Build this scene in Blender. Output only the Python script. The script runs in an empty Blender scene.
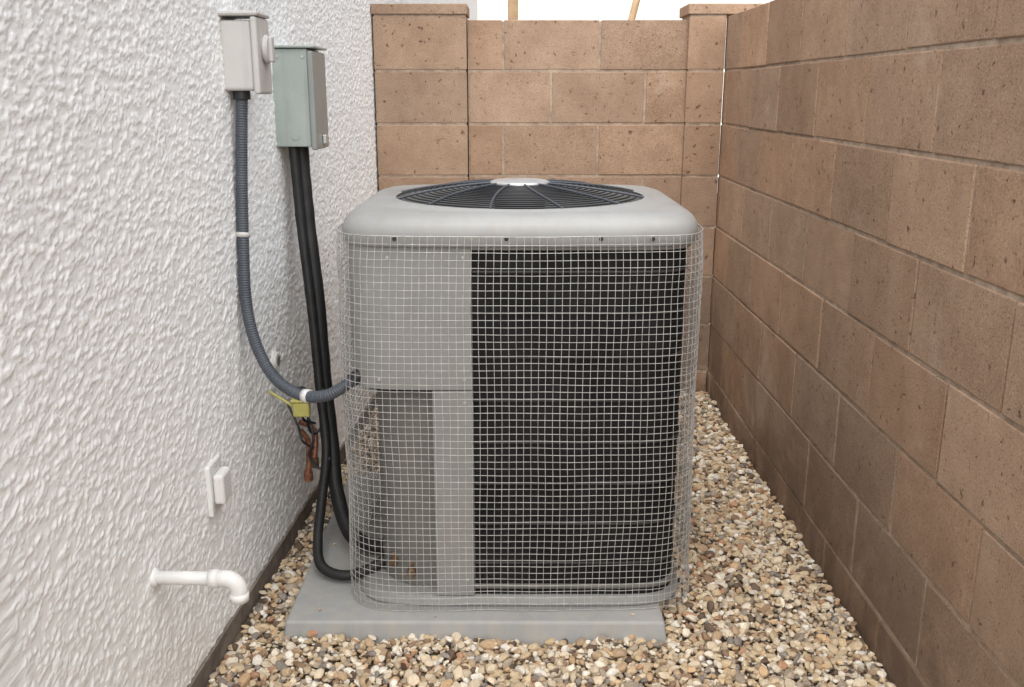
import bpy, bmesh, math, random
import numpy as np
from mathutils import Vector, noise
random.seed(7); np.random.seed(7)
scene = bpy.context.scene
R = math.radians

# ------------------------------------------------------------------ helpers
def lin(c):
    return tuple(((v/255)/12.92 if v/255 <= 0.04045 else ((v/255+0.055)/1.055)**2.4) for v in c)

def link(o, parent=None):
    scene.collection.objects.link(o)
    if parent: o.parent = parent
    return o

def empty(name):
    e = bpy.data.objects.new(name, None); e.empty_display_size = 0.1
    return link(e)

def mesh_obj(name, verts, faces, mat=None, parent=None, smooth=False):
    me = bpy.data.meshes.new(name)
    me.from_pydata([tuple(v) for v in verts], [], faces)
    me.update()
    if mat: me.materials.append(mat)
    if smooth:
        me.polygons.foreach_set('use_smooth', [True]*len(me.polygons))
    o = bpy.data.objects.new(name, me)
    return link(o, parent)

def bm_obj(name, bm, mat=None, parent=None, smooth=False):
    bmesh.ops.recalc_face_normals(bm, faces=bm.faces)
    me = bpy.data.meshes.new(name); bm.to_mesh(me); bm.free()
    if mat: me.materials.append(mat)
    if smooth: me.polygons.foreach_set('use_smooth', [True]*len(me.polygons))
    return link(bpy.data.objects.new(name, me), parent)

def add_box(bm, x0, x1, y0, y1, z0, z1):
    v = [bm.verts.new(p) for p in ((x0,y0,z0),(x1,y0,z0),(x1,y1,z0),(x0,y1,z0),(x0,y0,z1),(x1,y0,z1),(x1,y1,z1),(x0,y1,z1))]
    f = [bm.faces.new([v[i] for i in q]) for q in ((0,3,2,1),(4,5,6,7),(0,1,5,4),(1,2,6,5),(2,3,7,6),(3,0,4,7))]
    return v, f

def box(name, x0,x1,y0,y1,z0,z1, mat, parent=None, bev=0.0, seg=2):
    bm = bmesh.new(); add_box(bm, x0,x1,y0,y1,z0,z1)
    if bev: bmesh.ops.bevel(bm, geom=bm.edges[:], offset=bev, segments=seg, affect='EDGES', profile=0.5)
    return bm_obj(name, bm, mat, parent)

def catmull(pts, step):
    P = [Vector(p) for p in pts]
    P = [P[0]*2-P[1]] + P + [P[-1]*2-P[-2]]
    out = []
    for i in range(1, len(P)-2):
        n = max(2, int((P[i+1]-P[i]).length/step))
        for k in range(n):
            t = k/n
            out.append(0.5*((2*P[i]) + (P[i+1]-P[i-1])*t + (2*P[i-1]-5*P[i]+4*P[i+1]-P[i+2])*t*t + (-P[i-1]+3*P[i]-3*P[i+1]+P[i+2])*t**3))
    out.append(P[-2].copy())
    return out

def tube(name, pts, r, mat, parent=None, seg=14, step=0.01, corr=None, spline=True, caps=True):
    path = catmull(pts, step) if spline else [Vector(p) for p in pts]
    verts, faces = [], []
    t0 = (path[1]-path[0]).normalized()
    nrm = t0.orthogonal().normalized()
    dist = 0
    for i, p in enumerate(path):
        t = (path[min(i+1,len(path)-1)]-path[max(i-1,0)]).normalized()
        nrm = (nrm - t*nrm.dot(t)).normalized(); b = t.cross(nrm)
        if i: dist += (p-path[i-1]).length
        rr = r(dist) if callable(r) else r
        if corr: rr += corr[1]*(abs(math.sin(math.pi*dist/corr[0])) - 0.5)
        for k in range(seg):
            a = 2*math.pi*k/seg
            verts.append(p + nrm*math.cos(a)*rr + b*math.sin(a)*rr)
    n = len(path)
    for i in range(n-1):
        for k in range(seg):
            k2 = (k+1) % seg
            faces.append((i*seg+k, i*seg+k2, (i+1)*seg+k2, (i+1)*seg+k))
    if caps:
        faces.append(tuple(range(seg))[::-1]); faces.append(tuple((n-1)*seg+k for k in range(seg)))
    return mesh_obj(name, verts, faces, mat, parent, smooth=True)

def disc_cyl(name, c, axis, r, length, mat, parent=None, seg=32, bev=0.002):
    c = Vector(c); a = Vector(axis).normalized()
    pts = [c, c+a*bev, c+a*(length-bev), c+a*length]
    rs = [r-bev, r, r, r-bev]
    nrm = a.orthogonal().normalized(); b = a.cross(nrm)
    verts=[]; faces=[]
    for p, rr in zip(pts, rs):
        for k in range(seg):
            t = 2*math.pi*k/seg
            verts.append(p+nrm*math.cos(t)*rr+b*math.sin(t)*rr)
    for i in range(3):
        for k in range(seg):
            k2=(k+1)%seg
            faces.append((i*seg+k,i*seg+k2,(i+1)*seg+k2,(i+1)*seg+k))
    faces.append(tuple(range(seg))[::-1]); faces.append(tuple(3*seg+k for k in range(seg)))
    return mesh_obj(name, verts, faces, mat, parent)

# ------------------------------------------------------------------ materials
class M:
    def __init__(s, name):
        s.m = bpy.data.materials.new(name); s.m.use_nodes = True
        s.nt = s.m.node_tree; s.b = s.nt.nodes['Principled BSDF']; s.out = s.nt.nodes['Material Output']
        s.co = s.nt.nodes.new('ShaderNodeTexCoord').outputs['Object']
    def n(s, t, **kw):
        nd = s.nt.nodes.new(t)
        for k, v in kw.items(): setattr(nd, k, v)
        return nd
    def l(s, a, b): s.nt.links.new(a, b)
    def noise(s, scale, detail=3, rough=0.6, vec=None, dist=0.0):
        nd = s.n('ShaderNodeTexNoise'); nd.inputs['Scale'].default_value=scale; nd.inputs['Detail'].default_value=detail
        nd.inputs['Roughness'].default_value=rough; nd.inputs['Distortion'].default_value=dist
        s.l(vec or s.co, nd.inputs['Vector']); return nd.outputs['Fac']
    def ramp(s, fac, stops):
        r = s.n('ShaderNodeValToRGB'); e = r.color_ramp.elements
        while len(e) < len(stops): e.new(0.5)
        for el, (p, c) in zip(e, stops):
            el.position = p; el.color = (c,c,c,1) if not hasattr(c,'__len__') else (*c[:3],1)
        s.l(fac, r.inputs['Fac']); return r.outputs['Color']
    def mix(s, fac, a, b, mode='MIX'):
        m = s.n('ShaderNodeMix', data_type='RGBA', blend_type=mode)
        for sock, v in ((m.inputs[0],fac),(m.inputs[6],a),(m.inputs[7],b)):
            if hasattr(v,'is_linked'): s.l(v, sock)
            elif isinstance(v,(int,float)): sock.default_value = v
            else: sock.default_value = (*v[:3],1)
        return m.outputs[2]
    def math(s, op, a, b=0.0):
        m = s.n('ShaderNodeMath', operation=op)
        for sock, v in ((m.inputs[0],a),(m.inputs[1],b)):
            if hasattr(v,'is_linked'): s.l(v, sock)
            else: sock.default_value = v
        return m.outputs[0]
    def maprange(s, v, a, b, c, d):
        g = s.n('ShaderNodeMapRange'); s.l(v, g.inputs['Value'])
        g.inputs['From Min'].default_value=a; g.inputs['From Max'].default_value=b
        g.inputs['To Min'].default_value=c; g.inputs['To Max'].default_value=d
        return g.outputs[0]
    def bump(s, h, strength=0.5, dist=0.002, prev=None):
        b = s.n('ShaderNodeBump'); b.inputs['Strength'].default_value=strength; b.inputs['Distance'].default_value=dist
        s.l(h, b.inputs['Height'])
        if prev: s.l(prev, b.inputs['Normal'])
        s.l(b.outputs['Normal'], s.b.inputs['Normal']); return b.outputs['Normal']
    def sep(s):
        x = s.n('ShaderNodeSeparateXYZ'); s.l(s.co, x.inputs[0]); return x.outputs
    def set(s, base=None, rough=None, metal=None, spec=None):
        if base is not None:
            if hasattr(base,'is_linked'): s.l(base, s.b.inputs['Base Color'])
            else: s.b.inputs['Base Color'].default_value=(*base[:3],1)
        if rough is not None:
            if hasattr(rough,'is_linked'): s.l(rough, s.b.inputs['Roughness'])
            else: s.b.inputs['Roughness'].default_value=rough
        if metal is not None: s.b.inputs['Metallic'].default_value=metal
        if spec is not None: s.b.inputs['Specular IOR Level'].default_value=spec
        return s.m

def basic(name, col, rough=0.5, metal=0.0, var=0.12, scale=12, bump=0.0, bscale=300, spec=None):
    s = M(name)
    f = s.noise(scale, 4, 0.65)
    dark = tuple(c*(1-var) for c in col); lite = tuple(min(1,c*(1+var)) for c in col)
    c = s.mix(s.ramp(f, [(0.35,0),(0.65,1)]), dark, lite)
    s.set(c, rough, metal, spec)
    if bump: s.bump(s.noise(bscale,3), bump, 0.001)
    return s.m

def mat_stucco():
    s = M('white_stucco')
    mp = s.n('ShaderNodeMapping'); mp.inputs['Scale'].default_value=(1,0.62,1); s.l(s.co, mp.inputs['Vector']); v = mp.outputs[0]
    n1 = s.noise(58, 5.0, 0.68, v, 0.1)
    n2 = s.noise(150, 2.0, 0.6, v)
    mixn = s.math('ADD', s.math('MULTIPLY', n1, 0.72), s.math('MULTIPLY', n2, 0.28))
    splat = s.ramp(mixn, [(0.38,0.0),(0.49,0.14),(0.545,0.72),(0.66,1.0)])
    d = s.n('ShaderNodeDisplacement'); d.inputs['Scale'].default_value=0.0038; d.inputs['Midlevel'].default_value=0.5
    s.l(splat, d.inputs['Height']); s.l(d.outputs[0], s.out.inputs['Displacement'])
    s.m.displacement_method = 'DISPLACEMENT'
    col = s.mix(s.ramp(s.noise(3,3), [(0.35,0),(0.7,1)]), (0.865,0.88,0.885), (0.90,0.915,0.92))
    z = s.sep()[2]
    gf = s.math('MULTIPLY', s.maprange(z, 0.06, 0.25, 0.4, 0), s.ramp(s.noise(9,3), [(0.35,0.15),(0.7,1)]))
    col = s.mix(gf, col, (0.66,0.60,0.52))
    s.bump(s.noise(260,3,0.7), 0.45, 0.0014)
    return s.set(col, 0.95, spec=0.1)

def mat_block(name):
    s = M(name)
    a = s.n('ShaderNodeAttribute', attribute_name='tint')
    off = s.n('ShaderNodeVectorMath', operation='ADD'); sc = s.n('ShaderNodeVectorMath', operation='SCALE')
    s.l(a.outputs['Vector'], sc.inputs[0]); sc.inputs['Scale'].default_value = 37.0
    s.l(s.co, off.inputs[0]); s.l(sc.outputs[0], off.inputs[1]); v = off.outputs[0]
    base = s.mix(s.ramp(s.noise(6,6,0.72,v), [(0.30,0),(0.70,1)]), (0.325,0.213,0.145), (0.465,0.325,0.228))
    base = s.mix(1.0, base, a.outputs['Color'], 'MULTIPLY')
    fine = s.noise(200,5,0.8)
    base = s.mix(s.ramp(fine, [(0.36,0.85),(0.46,0)]), base, (0.15,0.092,0.06))
    base = s.mix(s.ramp(fine, [(0.56,0),(0.66,0.6)]), base, (0.62,0.49,0.385))
    mid = s.noise(48,3,0.6,v)
    pit = s.ramp(mid, [(0.30,1),(0.345,0)])
    base = s.mix(s.math('MULTIPLY',pit,0.75), base, (0.12,0.075,0.05))
    z = s.sep()[2]; big = s.noise(2.6,6,0.68,dist=0.5)
    gf = s.math('MULTIPLY', s.maprange(z, 0.0, 0.62, 1.0, 0.0), s.ramp(big, [(0.36,0.22),(0.56,0.95)]))
    base = s.mix(gf, base, (0.150,0.105,0.075))
    base = s.mix(s.ramp(big, [(0.28,0.32),(0.40,0)]), base, (0.56,0.48,0.41))
    s.set(base, 0.95, spec=0.12)
    h = s.math('ADD', fine, s.math('MULTIPLY', pit, -0.8))
    s.bump(s.math('ADD', h, s.math('MULTIPLY', mid, 0.8)), 1.0, 0.0024)
    return s.m

def mat_gravel():
    s = M('crushed_gravel')
    a = s.n('ShaderNodeAttribute', attribute_name='tint')
    f = s.noise(170,3,0.7)
    c = s.mix(s.ramp(f, [(0.35,0.6),(0.6,0.0)]), a.outputs['Color'], (0.78,0.71,0.62), 'MULTIPLY')
    s.set(c, 0.8, spec=0.25); s.bump(f, 0.4, 0.0015)
    return s.m

def mat_coil():
    s = M('black_coil_fins')
    c = s.mix(s.ramp(s.noise(9,3), [(0.35,0),(0.7,1)]), (0.009,0.0095,0.010), (0.020,0.020,0.021))
    mp = s.n('ShaderNodeMapping'); mp.inputs['Scale'].default_value=(1,1,0.12); s.l(s.co, mp.inputs['Vector'])
    s.set(c, 0.75, spec=0.2); s.bump(s.noise(420,1,0.5,mp.outputs[0]), 0.5, 0.002)
    return s.m

def mat_painted(name, col, rough=0.45, dirt=(0.30,0.26,0.21), dirt_amt=0.25, ncut=0.5):
    s = M(name)
    c = s.mix(s.ramp(s.noise(7,4,0.6), [(0.35,0),(0.7,1)]), tuple(v*0.92 for v in col), tuple(v*1.07 for v in col))
    mp = s.n('ShaderNodeMapping'); mp.inputs['Scale'].default_value=(30,30,3); s.l(s.co, mp.inputs['Vector'])
    c = s.mix(s.math('MULTIPLY', s.ramp(s.noise(1,4,0.6,mp.outputs[0]), [(ncut,0),(0.75,1)]), dirt_amt), c, dirt)
    sp = s.noise(150,3)
    c = s.mix(s.ramp(sp, [(0.64,0),(0.72,dirt_amt)]), c, dirt)
    s.set(c, rough, spec=0.4); s.bump(sp, 0.08, 0.0008)
    return s.m

STUCCO = mat_stucco()
BLOCK = mat_block('brown_concrete_block'); MORTAR = basic('mortar', (0.38,0.30,0.235), 0.95, var=0.25, scale=25, bump=0.8, bscale=250, spec=0.1)
GRAVEL = mat_gravel()
GROUND = basic('bare_dirt', (0.19,0.15,0.11), 0.95, var=0.3, scale=30, bump=0.8, bscale=120, spec=0.1)
CONC = basic('grey_concrete', (0.22,0.19,0.165), 0.9, var=0.3, scale=14, bump=0.6, spec=0.1)
PADM = mat_painted('grey_equipment_pad', (0.36,0.37,0.37), 0.75, (0.46,0.42,0.36), 0.5, 0.42)
GREY = mat_painted('grey_painted_steel', (0.335,0.343,0.342), 0.38)
PANEL = mat_painted('grey_painted_panel', (0.290,0.295,0.288), 0.45)
GREYD = mat_painted('darker_grey_painted_steel', (0.17,0.17,0.158), 0.5)
COIL = mat_coil()
BLACKW = basic('black_wire_coating', (0.022,0.024,0.028), 0.4)
STRAP = basic('dark_strap', (0.030,0.030,0.031), 0.6)
DARK = basic('dark_interior', (0.012,0.012,0.013), 0.8)
GALV = basic('galvanised_wire', (0.50,0.50,0.49), 0.5, 0.3, var=0.22, scale=40)
ALU = basic('aluminium', (0.62,0.63,0.63), 0.35, 0.6)
BOXG = mat_painted('galvanised_box_paint', (0.38,0.43,0.41), 0.32, (0.25,0.27,0.25), 0.5)
BOXL = mat_painted('box_cover_paint', (0.28,0.31,0.30), 0.33, (0.2,0.2,0.18), 0.45)
BEIGE = mat_painted('pale_grey_plastic', (0.55,0.545,0.53), 0.5)
WHITE = mat_painted('white_plastic', (0.76,0.765,0.76), 0.4, (0.48,0.43,0.37), 0.2)
CONDUIT = basic('blue_grey_conduit', (0.070,0.083,0.102), 0.5, var=0.15)
INSUL = basic('black_foam_insulation', (0.012,0.012,0.013), 0.55, var=0.3, bump=0.5, bscale=120)
COPPER = basic('copper', (0.30,0.13,0.08), 0.5, 0.5, var=0.5, scale=60)
BRASS = basic('dull_brass', (0.16,0.10,0.055), 0.6, 0.4, var=0.4, scale=60)
YELLOW = basic('yellow_green_plastic', (0.50,0.47,0.14), 0.5)
WOOD = basic('tan_painted_wood', (0.42,0.29,0.17), 0.7)
NEIGH = basic('neighbour_stucco', (0.88,0.88,0.84), 0.9, bump=0.3, bscale=60, var=0.04)
LEAF = basic('dry_leaf', (0.10,0.055,0.03), 0.8)

# ------------------------------------------------------------------ camera
cam = bpy.data.cameras.new('camera'); co = bpy.data.objects.new('camera', cam); link(co)
co.location = (0, 0, 1.333); co.rotation_euler = (R(75), 0, R(0.18))
cam.lens = 935/1024*36; cam.sensor_width = 36; cam.clip_end = 2000; cam.clip_start = 0.05
scene.camera = co

# ------------------------------------------------------------------ light
w = bpy.data.worlds.new('World'); scene.world = w; w.use_nodes = True
nt = w.node_tree; bg = nt.nodes['Background']
sky = nt.nodes.new('ShaderNodeTexSky'); sky.sky_type = 'NISHITA'; sky.sun_disc = False
sky.sun_elevation = R(54); sky.sun_rotation = R(190); sky.air_density = 1.0; sky.dust_density = 4.0; sky.ozone_density = 1.0
hs = nt.nodes.new('ShaderNodeHueSaturation'); hs.inputs['Saturation'].default_value = 0.4
nt.links.new(sky.outputs[0], hs.inputs['Color']); nt.links.new(hs.outputs[0], bg.inputs['Color'])
bg.inputs['Strength'].default_value = 0.15
sd = bpy.data.lights.new('sun', 'SUN'); sd.energy = 5.0; sd.angle = R(115); sd.color = (1.0, 0.97, 0.93)
so = bpy.data.objects.new('sun', sd); so.rotation_euler = (R(36), 0, R(-10)); so.location=(-1,-3,6); link(so)
scene.view_settings.view_transform = 'Standard'; scene.view_settings.look = 'None'; scene.view_settings.exposure = 0

# ------------------------------------------------------------------ ground
def wallx(y): return -0.8207 + 0.0533*y
mesh_obj('ground', [(-300,-300,-0.012),(300,-300,-0.012),(300,300,-0.012),(-300,300,-0.012)], [(0,1,2,3)], GROUND)

# ------------------------------------------------------------------ stucco house
house = empty('stucco_house')
ys = np.concatenate([np.arange(-1.2,1.25,0.03), np.arange(1.25,4.2,0.0036), np.arange(4.2,9.01,0.04)])
zs = np.concatenate([np.arange(0.062,1.76,0.0034), np.arange(1.76,2.81,0.03)])
Y, Z = np.meshgrid(ys, zs); X = wallx(Y)
nv = len(ys); nz = len(zs)
V = np.stack([X,Y,Z],-1).reshape(-1,3)
idx = np.arange(nv*nz).reshape(nz,nv)
F = np.stack([idx[:-1,:-1], idx[:-1,1:], idx[1:,1:], idx[1:,:-1]],-1).reshape(-1,4)
me = bpy.data.meshes.new('stucco_wall'); me.vertices.add(len(V)); me.vertices.foreach_set('co', V.ravel())
me.loops.add(F.size); me.loops.foreach_set('vertex_index', F.ravel())
me.polygons.add(len(F)); me.polygons.foreach_set('loop_start', np.arange(0,F.size,4)); me.polygons.foreach_set('loop_total', np.full(len(F),4))
me.polygons.foreach_set('use_smooth', np.ones(len(F),bool)); me.update(calc_edges=True)
me.materials.append(STUCCO)
link(bpy.data.objects.new('stucco_wall', me), house)

def prism(name, off0, y0, y1, z0, z1, mat, parent, depth=0.3):
    v = [(wallx(y0)+off0-depth,y0,z0),(wallx(y0)+off0,y0,z0),(wallx(y1)+off0,y1,z0),(wallx(y1)+off0-depth,y1,z0)]
    v += [(a,b,z1) for a,b,_ in v]
    return mesh_obj(name, v, [(0,3,2,1),(4,5,6,7),(0,1,5,4),(1,2,6,5),(2,3,7,6),(3,0,4,7)], mat, parent)
prism('wall_core', -0.012, -1.2, 9.0, 0.062, 2.8, NEIGH, house, 5.0)
prism('foundation', -0.004, -1.2, 9.0, -0.2, 0.052, CONC, house, 5.0)
prism('weep_screed', 0.005, -1.2, 9.0, 0.054, 0.060, CONC, house, 0.1)
prism('roof_slab', 0.03, -1.25, 9.05, 2.802, 2.95, WOOD, house, 5.1)

# ------------------------------------------------------------------ block walls
BL, BH, J = 0.4064, 0.2205, 0.009
TOP = 1.645
def blocks_mesh(name, boxes, parent, mat=BLOCK, bev=0.0026):
    bm = bmesh.new(); lay = bm.loops.layers.float_color.new('tint')
    for b in boxes:
        t = bmesh.new(); add_box(t, *b)
        bmesh.ops.recalc_face_normals(t, faces=t.faces)
        bmesh.ops.bevel(t, geom=t.edges[:], offset=bev*random.uniform(0.8,1.5), segments=2, affect='EDGES', profile=0.5)
        k = random.gauss(1.0, 0.08); wv = random.uniform(-0.045,0.045)
        col = (k*(1+wv), k, k*(1-wv), 1)
        t.verts.index_update()
        vm = []
        for v in t.verts:
            p = v.co + Vector([0.001*noise.noise(v.co*40+Vector((i*17,0,0))) for i in range(3)])
            vm.append(bm.verts.new(p))
        for f in t.faces:
            nf = bm.faces.new([vm[v.index] for v in f.verts])
            for lp in nf.loops: lp[lay] = col
        t.free()
    me = bpy.data.meshes.new(name); bm.to_mesh(me); bm.free(); me.materials.append(mat)
    return link(bpy.data.objects.new(name, me), parent)

rw = empty('block_wall'); XI = 0.886
bx = []
for r in range(9):
    z1 = TOP - r*BH - J/2; z0 = z1 - BH + J
    ph = 4.06 if r % 2 == 1 else 4.06+BL/2
    edges = [4.14-0.002]
    y = ph
    while y > 4.10: y -= BL
    while y > -1.3: edges.append(y+random.gauss(0,0.002)); y -= BL
    for a, b in zip(edges[:-1], edges[1:]):
        dx = random.gauss(0,0.0014)
        if a-b < 0.02: continue
        bx.append((XI+dx, XI+0.145, b+J/2, a-J/2 if a!=edges[0] else a, z0+random.gauss(0,0.0008), z1+random.gauss(0,0.0008)))
blocks_mesh('blocks', bx, rw)
box('mortar_joints', XI+0.0045, XI+0.14, -1.2, 4.135, -0.3, TOP-0.006, MORTAR, rw)
bw = empty('block_wall'); YI = 4.14
bx = []
for r in range(9):
    z1 = TOP - r*BH - J/2; z0 = z1 - BH + J
    xs = [-0.2] + ([-0.051,0.359] if r % 2 == 0 else [0.154,0.556]) + [0.735]
    if r == 0: z1 -= 0.012
    for a, b in zip(xs[:-1], xs[1:]):
        bx.append((a+J/2, b-J/2, YI+random.gauss(0,0.001), YI+0.145, z0, z1))
blocks_mesh('blocks', bx, bw)
box('mortar_joints', -0.20, 0.735, YI+0.0025, YI+0.14, -0.3, TOP-0.022, MORTAR, bw)
bx = []
for r in range(9):
    z1 = TOP - r*BH - J/2; z0 = z1 - BH + J
    bx.append((-0.594, -0.204, YI-0.030, YI+0.19, z0, z1))
    bx.append((0.727, 0.881, YI-0.030, YI+0.19, z0, z1))
bx.append((-0.600, -0.200, YI-0.036, YI+0.197, TOP+0.004, TOP+0.046))
bx.append((0.720, 1.04, YI-0.036, YI+0.197, TOP+0.004, TOP+0.046))
blocks_mesh('pilaster_blocks', bx, bw)
box('pilaster_mortar', -0.590, -0.208, YI-0.0275, YI+0.18, -0.3, TOP+0.006, MORTAR, bw)
box('pilaster_mortar_b', 0.731, 0.880, YI-0.0275, YI+0.18, -0.3, TOP+0.006, MORTAR, bw)

# ------------------------------------------------------------------ neighbouring house beyond the wall
nh = empty('neighbouring_house')
box('house_wall', -6, 8, 13.0, 18.0, -0.01, 3.4, NEIGH, nh)
box('fascia', -6.2, 8.2, 12.4, 18.4, 3.402, 3.6, WOOD, nh)
pc = empty('patio_cover')
for i, x in enumerate((-0.02, 3.4)):
    box('post_%d'%(i+1), x-0.05, x+0.05, 9.6, 9.70, -0.01, 2.6, WOOD, pc, 0.006)
box('beam', -0.5, 4.0, 9.57, 9.74, 2.602, 2.8, WOOD, pc, 0.006)
tube('brace', [(0.02,9.65,-0.01),(1.12,9.65,1.95),(1.28,9.65,2.61)], 0.035, WOOD, pc, spline=False)

# ------------------------------------------------------------------ equipment pad
PX0, PX1, PY0, PY1, PZ = -0.588, 0.388, 2.080, 3.05, 0.048
bm = bmesh.new()
v, f = add_box(bm, PX0, PX1, PY0, PY1, -0.03, PZ)
for q in v[4:]:
    q.co.x += 0.010 if q.co.x < 0 else -0.010
    q.co.y += 0.010 if q.co.y < 2.5 else -0.010
bmesh.ops.bevel(bm, geom=bm.edges[:], offset=0.007, segments=3, affect='EDGES', profile=0.5)
bm_obj('equipment_pad', bm, PADM)

# ------------------------------------------------------------------ AC unit
CX, CY = 0.013, 2.565
WX = 1.075     # the cabinet is a little wider than it is deep
def se(ang, a, n=7.0, b=None):
    b = a; a = a*WX
    c, s = math.cos(ang), math.sin(ang)
    r = 1/((abs(c)/a)**n + (abs(s)/b)**n)**(1/n)
    return (CX + r*c, CY + r*s)
ac = empty('air_conditioner_unit')
def loft(name, rings, mat, parent, N=160, smooth=True, cap0=False, cap1=False):
    verts, faces = [], []
    for kind, a, z in rings:
        for k in range(N):
            t = 2*math.pi*k/N
            if kind == 'c': x, y = CX+a*math.cos(t), CY+a*math.sin(t)
            elif kind == 's': x, y = se(t, a)
            else: x, y = se(t, a, kind)
            verts.append((x,y,z))
    for i in range(len(rings)-1):
        for k in range(N):
            k2=(k+1)%N; faces.append((i*N+k,i*N+k2,(i+1)*N+k2,(i+1)*N+k))
    if cap0: faces.append(tuple(range(N))[::-1])
    if cap1: faces.append(tuple((len(rings)-1)*N+k for k in range(N)))
    return mesh_obj(name, verts, faces, mat, parent, smooth)
LA = 0.408
loft('lid', [('s',LA-0.03,0.995),('s',LA-0.003,0.986),('s',LA,0.989),('s',LA,1.020),('s',LA-0.003,1.033),('s',LA-0.010,1.044),('s',LA-0.022,1.053),
             ('s',LA-0.040,1.059),(4.0,LA-0.055,1.061),('c',0.349,1.062),('c',0.344,1.066),('c',0.338,1.0665),('c',0.334,1.064),('c',0.331,1.054),('c',0.328,0.99),('c',0.328,0.90)], GREY, ac, 240)
loft('base_pan', [(7.0,0.400,PZ+0.001),(7.0,0.404,PZ+0.004),(7.0,0.404,0.056),(7.0,0.400,0.060),(7.0,0.394,0.062),(7.0,0.392,0.070),(7.0,0.383,0.074),(7.0,0.30,0.074)], PANEL, ac, 200)
ZB = 0.072; CA = 0.383
N=240; prof=[]
z = ZB
while z < 0.992:
    prof += [(CA,z),(CA,z+0.014),(CA-0.0020,z+0.015),(CA-0.0020,z+0.017)]
    z += 0.018
verts=[];faces=[]
def in_cut(x,y): return x<-0.19 and y<CY+0.035
for a,z in prof:
    for k in range(N):
        x,y=se(2*math.pi*k/N,a,8.5); verts.append((x,y,z))
for i in range(len(prof)-1):
    for k in range(N):
        x,y=se(2*math.pi*(k+0.5)/N,CA,8.5)
        if prof[i][1]<0.625 and in_cut(x,y): continue
        k2=(k+1)%N; faces.append((i*N+k,i*N+k2,(i+1)*N+k2,(i+1)*N+k))
mesh_obj('coil_louvres', verts, faces, COIL, ac, False)
def strap(name, z, h, mat, a0=CA+0.001, a1=CA+0.0035, cut=True):
    verts=[];faces=[]; rr=[(a0,z),(a1,z+0.001),(a1,z+h-0.001),(a0,z+h)]
    for a,zz in rr:
        for k in range(N):
            x,y=se(2*math.pi*k/N,a,8.5); verts.append((x,y,zz))
    for i in range(3):
        for k in range(N):
            x,y=se(2*math.pi*(k+0.5)/N,a0,8.5)
            if cut and in_cut(x,y): continue
            k2=(k+1)%N; faces.append((i*N+k,i*N+k2,(i+1)*N+k2,(i+1)*N+k))
    return mesh_obj(name,verts,faces,mat,ac,True)
for i, z in enumerate((0.16,0.27,0.38,0.49,0.60,0.71,0.82,0.92)):
    strap('coil_strap_%d'%(i+1), z, 0.007, STRAP)
strap('upper_rail', 0.976, 0.014, GREY, CA+0.001, CA+0.009, False)
strap('lower_rail', 0.092, 0.012, GREYD, CA+0.0005, CA+0.008)
def shell(name, path, z0, z1, th, mat, parent):
    n = len(path); verts=[]; faces=[]
    for (x,y) in path:
        d = Vector((CX-x, CY-y)).normalized()*th
        verts += [(x,y,z0),(x,y,z1),(x+d.x,y+d.y,z1),(x+d.x,y+d.y,z0)]
    for i in range(n-1):
        a=i*4; b=a+4
        for k in range(4):
            k2=(k+1)%4; faces.append((a+k,b+k,b+k2,a+k2))
    faces += [(0,1,2,3),((n-1)*4+3,(n-1)*4+2,(n-1)*4+1,(n-1)*4)]
    o = mesh_obj(name, verts, faces, mat, parent)
    bm = bmesh.new(); bm.from_mesh(o.data); bmesh.ops.recalc_face_normals(bm, faces=bm.faces); bm.to_mesh(o.data); bm.free()
    return o
def path_between(a, xr, ymax, expo=7.0):
    pts=[]
    for k in range(721):
        t = -math.pi/2 - k/720*math.pi/1.6
        x,y = se(t, a, expo)
        if x <= xr and y < ymax: pts.append((x,y))
    return [(xr, se(-math.pi/2, a, expo)[1])] + pts[::4]
PA = 0.395
shell('service_panel', path_between(PA, -0.105, 2.60, 8.5), 0.634, 0.985, 0.010, PANEL, ac)
shell('service_panel_lower', [(x,y) for x,y in path_between(PA-0.0015, -0.105, 2.60, 8.5) if x > -0.203], 0.076, 0.631, 0.05, PANEL, ac)
shell('valve_compartment', path_between(0.356, -0.19, 2.605, 5.0), 0.076, 0.631, 0.01, GREYD, ac)
mesh_obj('compartment_roof', [(-0.20,CY-0.388,0.6325),(-0.10,CY-0.30,0.6325),(-0.10,CY+0.03,0.6325),(-0.40,CY+0.03,0.6325),(-0.40,CY-0.30,0.6325),(-0.36,CY-0.37,0.6325)], [(0,1,2,3,4,5)], GREYD, ac)
for i,(x,z) in enumerate([(-0.122,0.66),(-0.33,0.66),(-0.122,0.60),(-0.122,0.12),(-0.30,0.96),(-0.122,0.96)]):
    disc_cyl('panel_screw_%d'%(i+1), (x, CY-PA+0.0015, z), (0,-1,0), 0.004, 0.003, ALU, ac, 12, 0.0008)
for i,x in enumerate((-0.28,-0.02,0.20,0.32)):
    disc_cyl('lid_screw_%d'%(i+1), (x, CY-LA+0.0015, 1.006), (0,-1,0), 0.005, 0.004, BLACKW, ac, 12, 0.001)
for i,(x,z) in enumerate([(-0.315,0.15),(-0.27,0.12)]):
    disc_cyl('service_valve_%d'%(i+1), (x, CY-0.342, z), (0,-1,0), 0.012, 0.022, BRASS, ac, 12, 0.003)
    disc_cyl('valve_stem_%d'%(i+1), (x, CY-0.354, z+0.008), (0,0,1), 0.006, 0.022, BRASS, ac, 12, 0.002)

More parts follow.
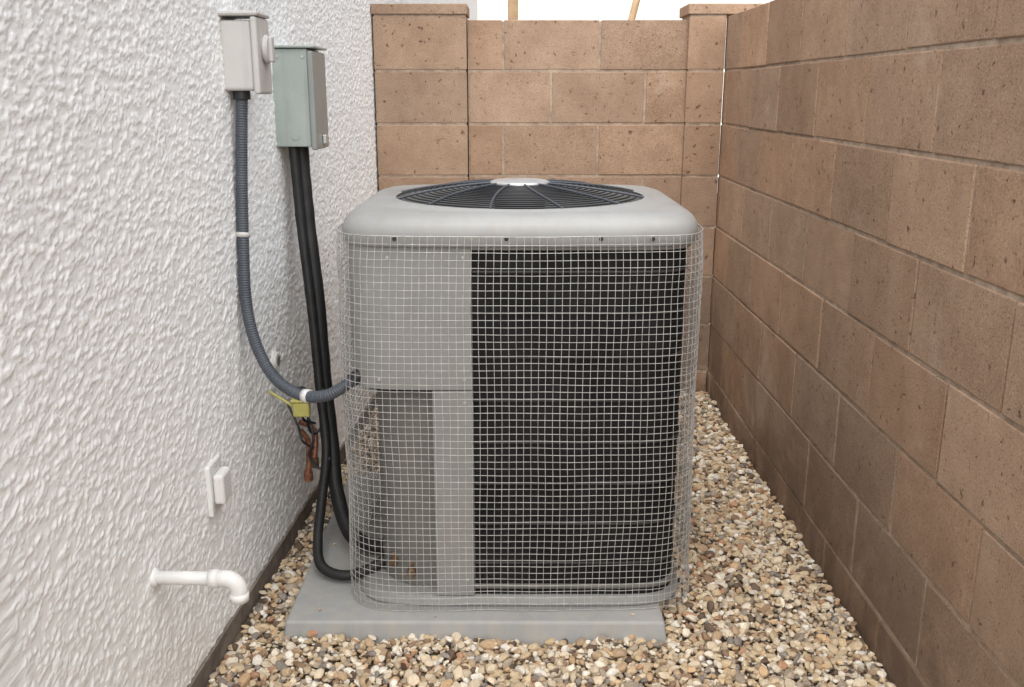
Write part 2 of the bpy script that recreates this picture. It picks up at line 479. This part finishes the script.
bm = bmesh.new()
bmesh.ops.create_circle(bm, cap_ends=True, radius=0.329, segments=64)
for v_ in bm.verts: v_.co += Vector((CX,CY,0.905))
bm_obj('fan_chamber_floor', bm, DARK, ac)
disc_cyl('fan_motor', (CX,CY,0.93), (0,0,1), 0.07, 0.12, BLACKW, ac)
verts=[];faces=[]
for b in range(4):
    a0 = b*math.pi/2+0.3
    for_base=len(verts)
    for i in range(9):
        rr = 0.06+0.25*i/8
        for j in range(6):
            a = a0 + (j/5-0.5)*(0.7+0.25*i/8) + 0.25*i/8
            verts.append((CX+rr*math.cos(a),CY+rr*math.sin(a),0.985+0.03*(j/5-0.5)*2))
    for i in range(8):
        for j in range(5):
            q=for_base+i*6+j; faces.append((q,q+1,q+7,q+6))
mesh_obj('fan_blades', verts, faces, GREYD, ac, True)

def dome(r): return 1.062 + (0.036*math.cos(min(1, r/0.335)*math.pi/2)**0.8 if r < 0.335 else 0)
def wires(name, paths, r, mat, parent, seg=6, closed=False):
    verts=[]; faces=[]
    for path in paths:
        n=len(path); base=len(verts)
        P=[Vector(p) for p in path]
        for i,p in enumerate(P):
            if closed: t=(P[(i+1)%n]-P[i-1]).normalized()
            else: t=(P[min(i+1,n-1)]-P[max(i-1,0)]).normalized()
            up = Vector((0,0,1)) if abs(t.z)<0.8 else Vector((0.3,1,0))
            a=(up-t*up.dot(t)).normalized(); b=t.cross(a)
            for k in range(seg):
                g=2*math.pi*k/seg+0.4
                verts.append(p+a*math.cos(g)*r+b*math.sin(g)*r)
        m = n if closed else n-1
        for i in range(m):
            j=(i+1)%n
            for k in range(seg):
                k2=(k+1)%seg
                faces.append((base+i*seg+k,base+i*seg+k2,base+j*seg+k2,base+j*seg+k))
    return mesh_obj(name, verts, faces, mat, parent, True)
rings=[]
for i in range(17):
    rr = 0.075+ (0.333-0.075)*i/16
    rings.append([(CX+rr*math.cos(t),CY+rr*math.sin(t),dome(rr)) for t in [2*math.pi*k/96 for k in range(96)]])
wires('grille_rings', rings, 0.0022, BLACKW, ac, closed=True)
sp=[]
for k in range(12):
    a=2*math.pi*k/12+0.15
    sp.append([(CX+rr*math.cos(a+0.6*(rr-0.07)),CY+rr*math.sin(a+0.6*(rr-0.07)),dome(rr)+0.003) for rr in np.linspace(0.06,0.338,16)])
GRW = basic('grey_spoke_coating', (0.06,0.07,0.085), 0.4)
wires('grille_spokes', sp, 0.0034, GRW, ac)
loft('grille_centre_cap', [('c',0.078,1.092),('c',0.082,1.097),('c',0.081,1.101),('c',0.072,1.105),('c',0.05,1.107),('c',0.012,1.108)], ALU, ac, 48, cap1=True)

# ------------------------------------------------------------------ wire mesh guard
cage = empty('wire_mesh_guard')
PITCH = 0.0176
def cage_loop(a):
    pts=[se(2*math.pi*k/2880, a, 7.0) for k in range(2880)]
    L=[0]
    for i in range(1,2881):
        p,q=pts[i-1],pts[i%2880]; L.append(L[-1]+math.hypot(p[0]-q[0],p[1]-q[1]))
    n=int(round(L[-1]/PITCH)); out=[]; j=0
    for k in range(n):
        s=L[-1]*k/n
        while L[j+1]<s: j+=1
        out.append(pts[j])
    return out
loop = cage_loop(0.4255); NV=len(loop)
z0c, z1c = PZ+0.004, 1.012
NR = int((z1c-z0c)/PITCH)+1
def cpos(k, z):
    x,y = loop[k%NV]
    d = Vector((x-CX,y-CY,0)); 
    q = Vector((x*3.1,y*3.1,z*2.6))
    n1 = noise.noise(q); n2 = noise.noise(q*3.3+Vector((9,2,4)))
    u = (z-z0c)/(z1c-z0c)
    off = 0.012*n1 + 0.003*n2 - 0.006*max(0,(u-0.93)/0.07) + 0.004*(1-u)
    if u < 0.06: off += 0.003*noise.noise(q*5)
    p = Vector((x,y,0)) + d.normalized()*off
    tz = 0.004*noise.noise(q*0.9+Vector((5,5,5))) + 0.0007*noise.noise(q*6)
    tang = Vector((-d.y,d.x,0)).normalized()
    p += tang*(0.0035*noise.noise(q*1.4+Vector((1,7,3)))+0.0006*noise.noise(q*7))
    return Vector((p.x,p.y,z+tz))
grid=[[cpos(k, z0c+(z1c-z0c)*r/(NR-1)) for k in range(NV)] for r in range(NR)]
wires('horizontal_wires', grid, 0.00078, GALV, cage, seg=5, closed=True)
wires('vertical_wires', [[grid[r][k] for r in range(NR)] for k in range(NV)], 0.00078, GALV, cage, seg=5)
wires('top_edge', [[p+Vector((0,0,0.001)) for p in grid[-1]]], 0.0013, GALV, cage, seg=6, closed=True)

# ------------------------------------------------------------------ switch box with cover (nearer)
sb = empty('weatherproof_switch_box')
wx = wallx(2.33)
box('back_box', wx-0.005, -0.625, 2.326, 2.430, 1.338, 1.500, BEIGE, sb, 0.008, 3)
box('cover_plate', -0.6255, -0.610, 2.318, 2.438, 1.330, 1.508, BEIGE, sb, 0.006, 3)
box('top_hood', wx-0.005, -0.606, 2.316, 2.440, 1.509, 1.520, BEIGE, sb, 0.005, 2)
disc_cyl('dial', (-0.610,2.378,1.435), (1,0,0), 0.034, 0.014, BEIGE, sb, 32, 0.005)
box('dial_lever', -0.597, -0.587, 2.365, 2.391, 1.405, 1.465, BEIGE, sb, 0.004, 3)
disc_cyl('conduit_hub', (-0.668,2.362,1.339), (0,0,-1), 0.021, 0.022, BLACKW, sb)

# ------------------------------------------------------------------ disconnect box
db = empty('electrical_disconnect_box')
wx = wallx(2.71)
box('enclosure', wx-0.005, -0.578, 2.71, 2.88, 1.185, 1.452, BOXG, db, 0.003, 2)
box('door', -0.577, -0.562, 2.704, 2.886, 1.176, 1.446, BOXL, db, 0.004, 2)
box('rain_hood', wx-0.004, -0.556, 2.700, 2.890, 1.4535, 1.461, BOXG, db, 0.003, 2)
box('hasp', -0.561, -0.552, 2.79, 2.82, 1.19, 1.215, ALU, db, 0.002, 2)
disc_cyl('side_knockout', (-0.622,2.710,1.215), (0,-1,0), 0.012, 0.002, BOXG, db, 24, 0.0006)
disc_cyl('side_screw', (-0.66,2.710,1.43), (0,-1,0), 0.004, 0.003, ALU, db, 12, 0.0006)
disc_cyl('side_screw_b', (-0.59,2.710,1.43), (0,-1,0), 0.004, 0.003, ALU, db, 12, 0.0006)

# ------------------------------------------------------------------ flexible conduit
fc = empty('flexible_conduit')
cp = [(-0.668,2.362,1.325),(-0.676,2.345,1.16),(-0.681,2.33,0.99),(-0.677,2.30,0.83),(-0.654,2.28,0.719),(-0.607,2.26,0.637),(-0.541,2.24,0.599),(-0.470,2.20,0.609),(-0.42,2.20,0.635),(-0.37,2.225,0.668)]
tube('conduit_hose', cp, 0.0142, CONDUIT, fc, 16, 0.0013, corr=(0.0062,0.0022))
tube('conduit_clamp', [(-0.6805,2.332,0.996),(-0.681,2.330,0.984)], 0.0168, BEIGE, fc, 20, spline=False)
box('clamp_strap', -0.6985, -0.680, 2.327, 2.333+0.012, 0.983, 0.997, BEIGE, fc, 0.002)
tube('conduit_coupling', [(-0.530,2.236,0.598),(-0.514,2.227,0.599)], 0.0172, WHITE, fc, 20, spline=False)
tube('unit_connector', [(-0.405,2.208,0.645),(-0.375,2.223,0.664)], 0.018, BLACKW, fc, 8, spline=False)

# ------------------------------------------------------------------ refrigerant lines
rl = empty('refrigerant_line_set')
A = [(-0.6246,2.78,1.19),(-0.612,2.76,0.971),(-0.587,2.72,0.738),(-0.571,2.68,0.502),(-0.549,2.63,0.329),(-0.5256,2.55,0.203),(-0.474,2.45,0.118),(-0.40,2.40,0.098),(-0.33,2.38,0.12)]
B = [(-0.638,2.742,1.19),(-0.624,2.724,0.962),(-0.598,2.684,0.717),(-0.578,2.64,0.498),(-0.556,2.58,0.317),(-0.555,2.48,0.203),(-0.550,2.38,0.127),(-0.5276,2.31,0.084),(-0.459,2.28,0.072),(-0.38,2.30,0.09),(-0.33,2.33,0.12)]
tube('suction_line', A, lambda d: 0.0215+0.0016*noise.noise(Vector((d*18,0,0))), INSUL, rl, 14, 0.008)
tube('liquid_line', B, lambda d: 0.0140+0.0012*noise.noise(Vector((d*22,5,0))), INSUL, rl, 14, 0.008)

cs = empty('copper_pipe_stubs')
tube('stub_1', [(-0.655,2.70,0.36),(-0.610,2.66,0.355),(-0.595,2.62,0.33),(-0.598,2.60,0.275)], 0.009, COPPER, cs, 12, 0.006)
tube('stub_2', [(-0.655,2.70,0.33),(-0.625,2.65,0.32),(-0.612,2.60,0.29),(-0.615,2.59,0.235)], 0.009, COPPER, cs, 12, 0.006)
disc_cyl('stub_cap_1', (-0.598,2.60,0.285), (0,0,-1), 0.014, 0.03, BRASS, cs, 16)
disc_cyl('stub_cap_2', (-0.615,2.59,0.245), (0,0,-1), 0.014, 0.03, COPPER, cs, 16)
tube('control_wire_1', [(-0.655,2.70,0.47),(-0.615,2.62,0.49),(-0.60,2.58,0.45),(-0.605,2.58,0.39),(-0.59,2.60,0.36),(-0.565,2.62,0.40),(-0.56,2.60,0.50)], 0.0042, BLACKW, cs, 8, 0.006)
tube('control_wire_2', [(-0.64,2.62,0.44),(-0.60,2.57,0.42),(-0.585,2.55,0.36),(-0.60,2.55,0.31),(-0.57,2.55,0.27),(-0.54,2.56,0.30)], 0.0042, BLACKW, cs, 8, 0.006)
tube('control_wire_3', [(-0.665,2.60,0.45),(-0.63,2.56,0.40),(-0.615,2.54,0.36),(-0.59,2.56,0.33)], 0.0036, BLACKW, cs, 8, 0.006)
jb = empty('low_voltage_splice_box')
box('splice_body', -0.624, -0.576, 2.48, 2.505, 0.452, 0.496, YELLOW, jb, 0.006, 2)
box('splice_lid', -0.628, -0.572, 2.476, 2.509, 0.4965, 0.504, YELLOW, jb, 0.003, 2)
tube('splice_wire', [(-0.700,2.50,0.53),(-0.66,2.495,0.505),(-0.62,2.492,0.48)], 0.004, YELLOW, jb, 8, 0.006)
tube('splice_wire_b', [(-0.600,2.492,0.455),(-0.60,2.52,0.43),(-0.585,2.58,0.40)], 0.004, BLACKW, jb, 8, 0.006)
wc = empty('wall_sleeve')
disc_cyl('sleeve', (wallx(2.55)-0.005,2.55,0.60), (1,-0.05,0), 0.028, 0.018, WHITE, wc, 24, 0.007)
disc_cyl('sleeve_bore', (wallx(2.55)+0.0135,2.55,0.60), (1,-0.05,0), 0.014, 0.002, CONC, wc, 24, 0.0005)

# ------------------------------------------------------------------ wall outlet
oc = empty('outdoor_outlet_cover')
wx = wallx(2.03)
box('wall_plate', wx-0.003, wx+0.010, 2.0, 2.085, 0.375, 0.500, WHITE, oc, 0.004, 3)
box('cover', wx+0.0105, wx+0.036, 2.010, 2.075, 0.402, 0.476, WHITE, oc, 0.008, 3)
disc_cyl('cover_screw', (wx+0.0105,2.042,0.488), (1,0,0), 0.004, 0.002, ALU, oc, 12, 0.0005)

# ------------------------------------------------------------------ PVC drain pipe
pv = empty('pvc_drain_pipe')
yy, zz = 1.707, 0.384
tube('pipe', [(-0.745,yy,zz),(-0.60,yy-0.003,zz-0.001)], 0.0140, WHITE, pv, 24, spline=False)
el = []
for k in range(13):
    a = k/12*math.pi/2
    el.append((-0.587+0.027*math.sin(a), yy-0.003, zz-0.001-0.027*(1-math.cos(a))))
tube('elbow', [(-0.602,yy-0.003,zz-0.001)]+el+[(-0.560,yy-0.003,zz-0.042)], 0.0172, WHITE, pv, 24, spline=False)
tube('elbow_socket', [(-0.618,yy-0.003,zz-0.001),(-0.598,yy-0.003,zz-0.001)], 0.0190, WHITE, pv, 24, spline=False)
tube('elbow_socket_b', [(-0.560,yy-0.003,zz-0.032),(-0.560,yy-0.003,zz-0.050)], 0.0190, WHITE, pv, 24, spline=False)
disc_cyl('pipe_bore', (-0.560,yy-0.003,zz-0.0502), (0,0,-1), 0.0135, 0.001, DARK, pv, 20, 0.0003)
tube('caulk_ring', [(-0.738,yy,zz),(-0.722,yy,zz)], lambda d: 0.022-0.3*d, WHITE, pv, 20, spline=False)

# ------------------------------------------------------------------ gravel (one mesh)
def ico():
    bm=bmesh.new(); bmesh.ops.create_icosphere(bm, subdivisions=2, radius=1)
    v=np.array([q.co[:] for q in bm.verts]); bm.verts.index_update(); f=np.array([[q.index for q in a.verts] for a in bm.faces]); bm.free(); return v,f
iv, fi = ico()
variants=[]
for k in range(24):
    v = iv.copy()
    for _ in range(random.randint(7,11)):
        n = np.random.normal(size=3); n/=np.linalg.norm(n); d=random.uniform(0.5,0.86)
        s = v@n - d; s[s<0]=0; v = v - s[:,None]*n[None,:]
    v += np.random.normal(scale=0.02,size=v.shape)
    variants.append(v)
variants=np.array(variants)
def und(x,y): return 0.006*math.sin(x*7+1)*math.cos(y*4.3)+0.004*math.sin(x*17+y*11)
pos=[]; siz=[]
def scatter(sp, smin, smax, y0, y1, zlo, zhi, mean):
    ny=int((y1-y0)/sp)
    for j in range(ny):
        y = y0+(j+0.5)*sp
        x = wallx(y)+0.004
        while x < 0.884:
            px = x+random.uniform(-.5,.5)*sp*1.1; py=y+random.uniform(-.5,.5)*sp*1.1
            x += sp
            if px < wallx(py)+0.006 or px > 0.880 or py > 4.10: continue
            if PX0+0.004<px<PX1-0.004 and PY0+0.004<py<PY1-0.004: continue
            s = min(smax, max(smin, random.lognormvariate(math.log(mean),0.28)))
            pos.append((px,py,und(px,py)+random.uniform(zlo,zhi))); siz.append(s)
scatter(0.0150, 0.006, 0.0165, 1.15, 4.12, -0.006, 0.007, 0.0098)
scatter(0.0150, 0.003, 0.008, 1.15, 4.12, -0.010, 0.002, 0.0058)
scatter(0.036, 0.009, 0.019, 1.15, 4.12, 0.006, 0.012, 0.0125)
scatter(0.03, 0.008, 0.018, -0.8, 1.15, -0.005, 0.006, 0.012)
for p in [(-0.50,2.14),(-0.53,2.5),(-0.46,2.35),(0.3,2.12),(-0.2,2.11)]:
    pos.append((p[0],p[1],PZ+0.004)); siz.append(random.uniform(0.004,0.006))
pos=np.array(pos); siz=np.array(siz); NP=len(pos)
vi=np.random.randint(0,24,NP)
asp=np.stack([np.random.uniform(0.85,1.35,NP),np.random.uniform(0.7,1.0,NP),np.random.uniform(0.5,0.8,NP)],-1)*siz[:,None]
u=np.random.uniform(0,2*np.pi,NP); tl=np.random.normal(0,0.35,NP); tr=np.random.normal(0,0.35,NP)
def rot(axis,a):
    c,s=np.cos(a),np.sin(a); m=np.zeros((len(a),3,3)); i,j=[(1,2),(0,2),(0,1)][axis]
    m[:,axis,axis]=1; m[:,i,i]=c; m[:,j,j]=c; m[:,i,j]=-s; m[:,j,i]=s; return m
Rm = rot(2,u)@rot(0,tl)@rot(1,tr)
VV = variants[vi]*asp[:,None,:]
VV = np.einsum('nij,nkj->nki', Rm, VV) + pos[:,None,:]
nvp=VV.shape[1]; FF=(fi[None]+ (np.arange(NP)*nvp)[:,None,None]).reshape(-1,3)
VV=VV.reshape(-1,3)
pal=[lin(c) for c in [(222,208,184),(204,186,158),(234,225,208),(190,166,137),(214,193,160),(176,163,147),(154,129,106),(240,236,226),(190,151,122),(152,145,138),(210,179,143),(112,97,84)]]
wgt=np.array([18,16,14,9,12,8,6,8,4,5,5,4],float); wgt/=wgt.sum()
ci=np.random.choice(len(pal),NP,p=wgt); cols=np.array(pal)[ci]*np.random.uniform(0.78,1.06,(NP,1))
me=bpy.data.meshes.new('gravel'); me.vertices.add(len(VV)); me.vertices.foreach_set('co',VV.ravel())
me.loops.add(FF.size); me.loops.foreach_set('vertex_index',FF.ravel().astype(np.int32))
me.polygons.add(len(FF)); me.polygons.foreach_set('loop_start',np.arange(0,FF.size,3,dtype=np.int32)); me.polygons.foreach_set('loop_total',np.full(len(FF),3,dtype=np.int32))
me.polygons.foreach_set('use_smooth', np.zeros(len(FF),bool)); me.update(calc_edges=True)
at=me.color_attributes.new('tint','FLOAT_COLOR','POINT')
cc=np.ones((NP,nvp,4),np.float32); cc[:,:,:3]=np.clip(cols,0,1)[:,None,:]
at.data.foreach_set('color',cc.ravel())
me.materials.append(GRAVEL)
link(bpy.data.objects.new('gravel',me))
print('pebbles',NP)

verts=[];faces=[]
for k in range(26):
    x=random.uniform(0.45,0.86) if k<18 else random.uniform(-0.5,0.5); y=random.uniform(1.9,3.9) if k<18 else random.uniform(1.8,2.05)
    a=random.uniform(0,6.28); L=random.uniform(0.008,0.02); W=L*0.35; b=len(verts)
    for (s,t,h) in [(-1,0,0.002),(-0.3,1,0.006),(0.5,0.8,0.005),(1,0,0.001),(0.5,-0.8,0.006),(-0.3,-1,0.004),(0,0,0.0)]:
        px=s*L*math.cos(a)-t*W*math.sin(a); py=s*L*math.sin(a)+t*W*math.cos(a)
        verts.append((x+px,y+py,0.018+und(x,y)+h))
    for i in range(6): faces.append((b+6,b+i,b+(i+1)%6))
mesh_obj('dry_leaves', verts, faces, LEAF)
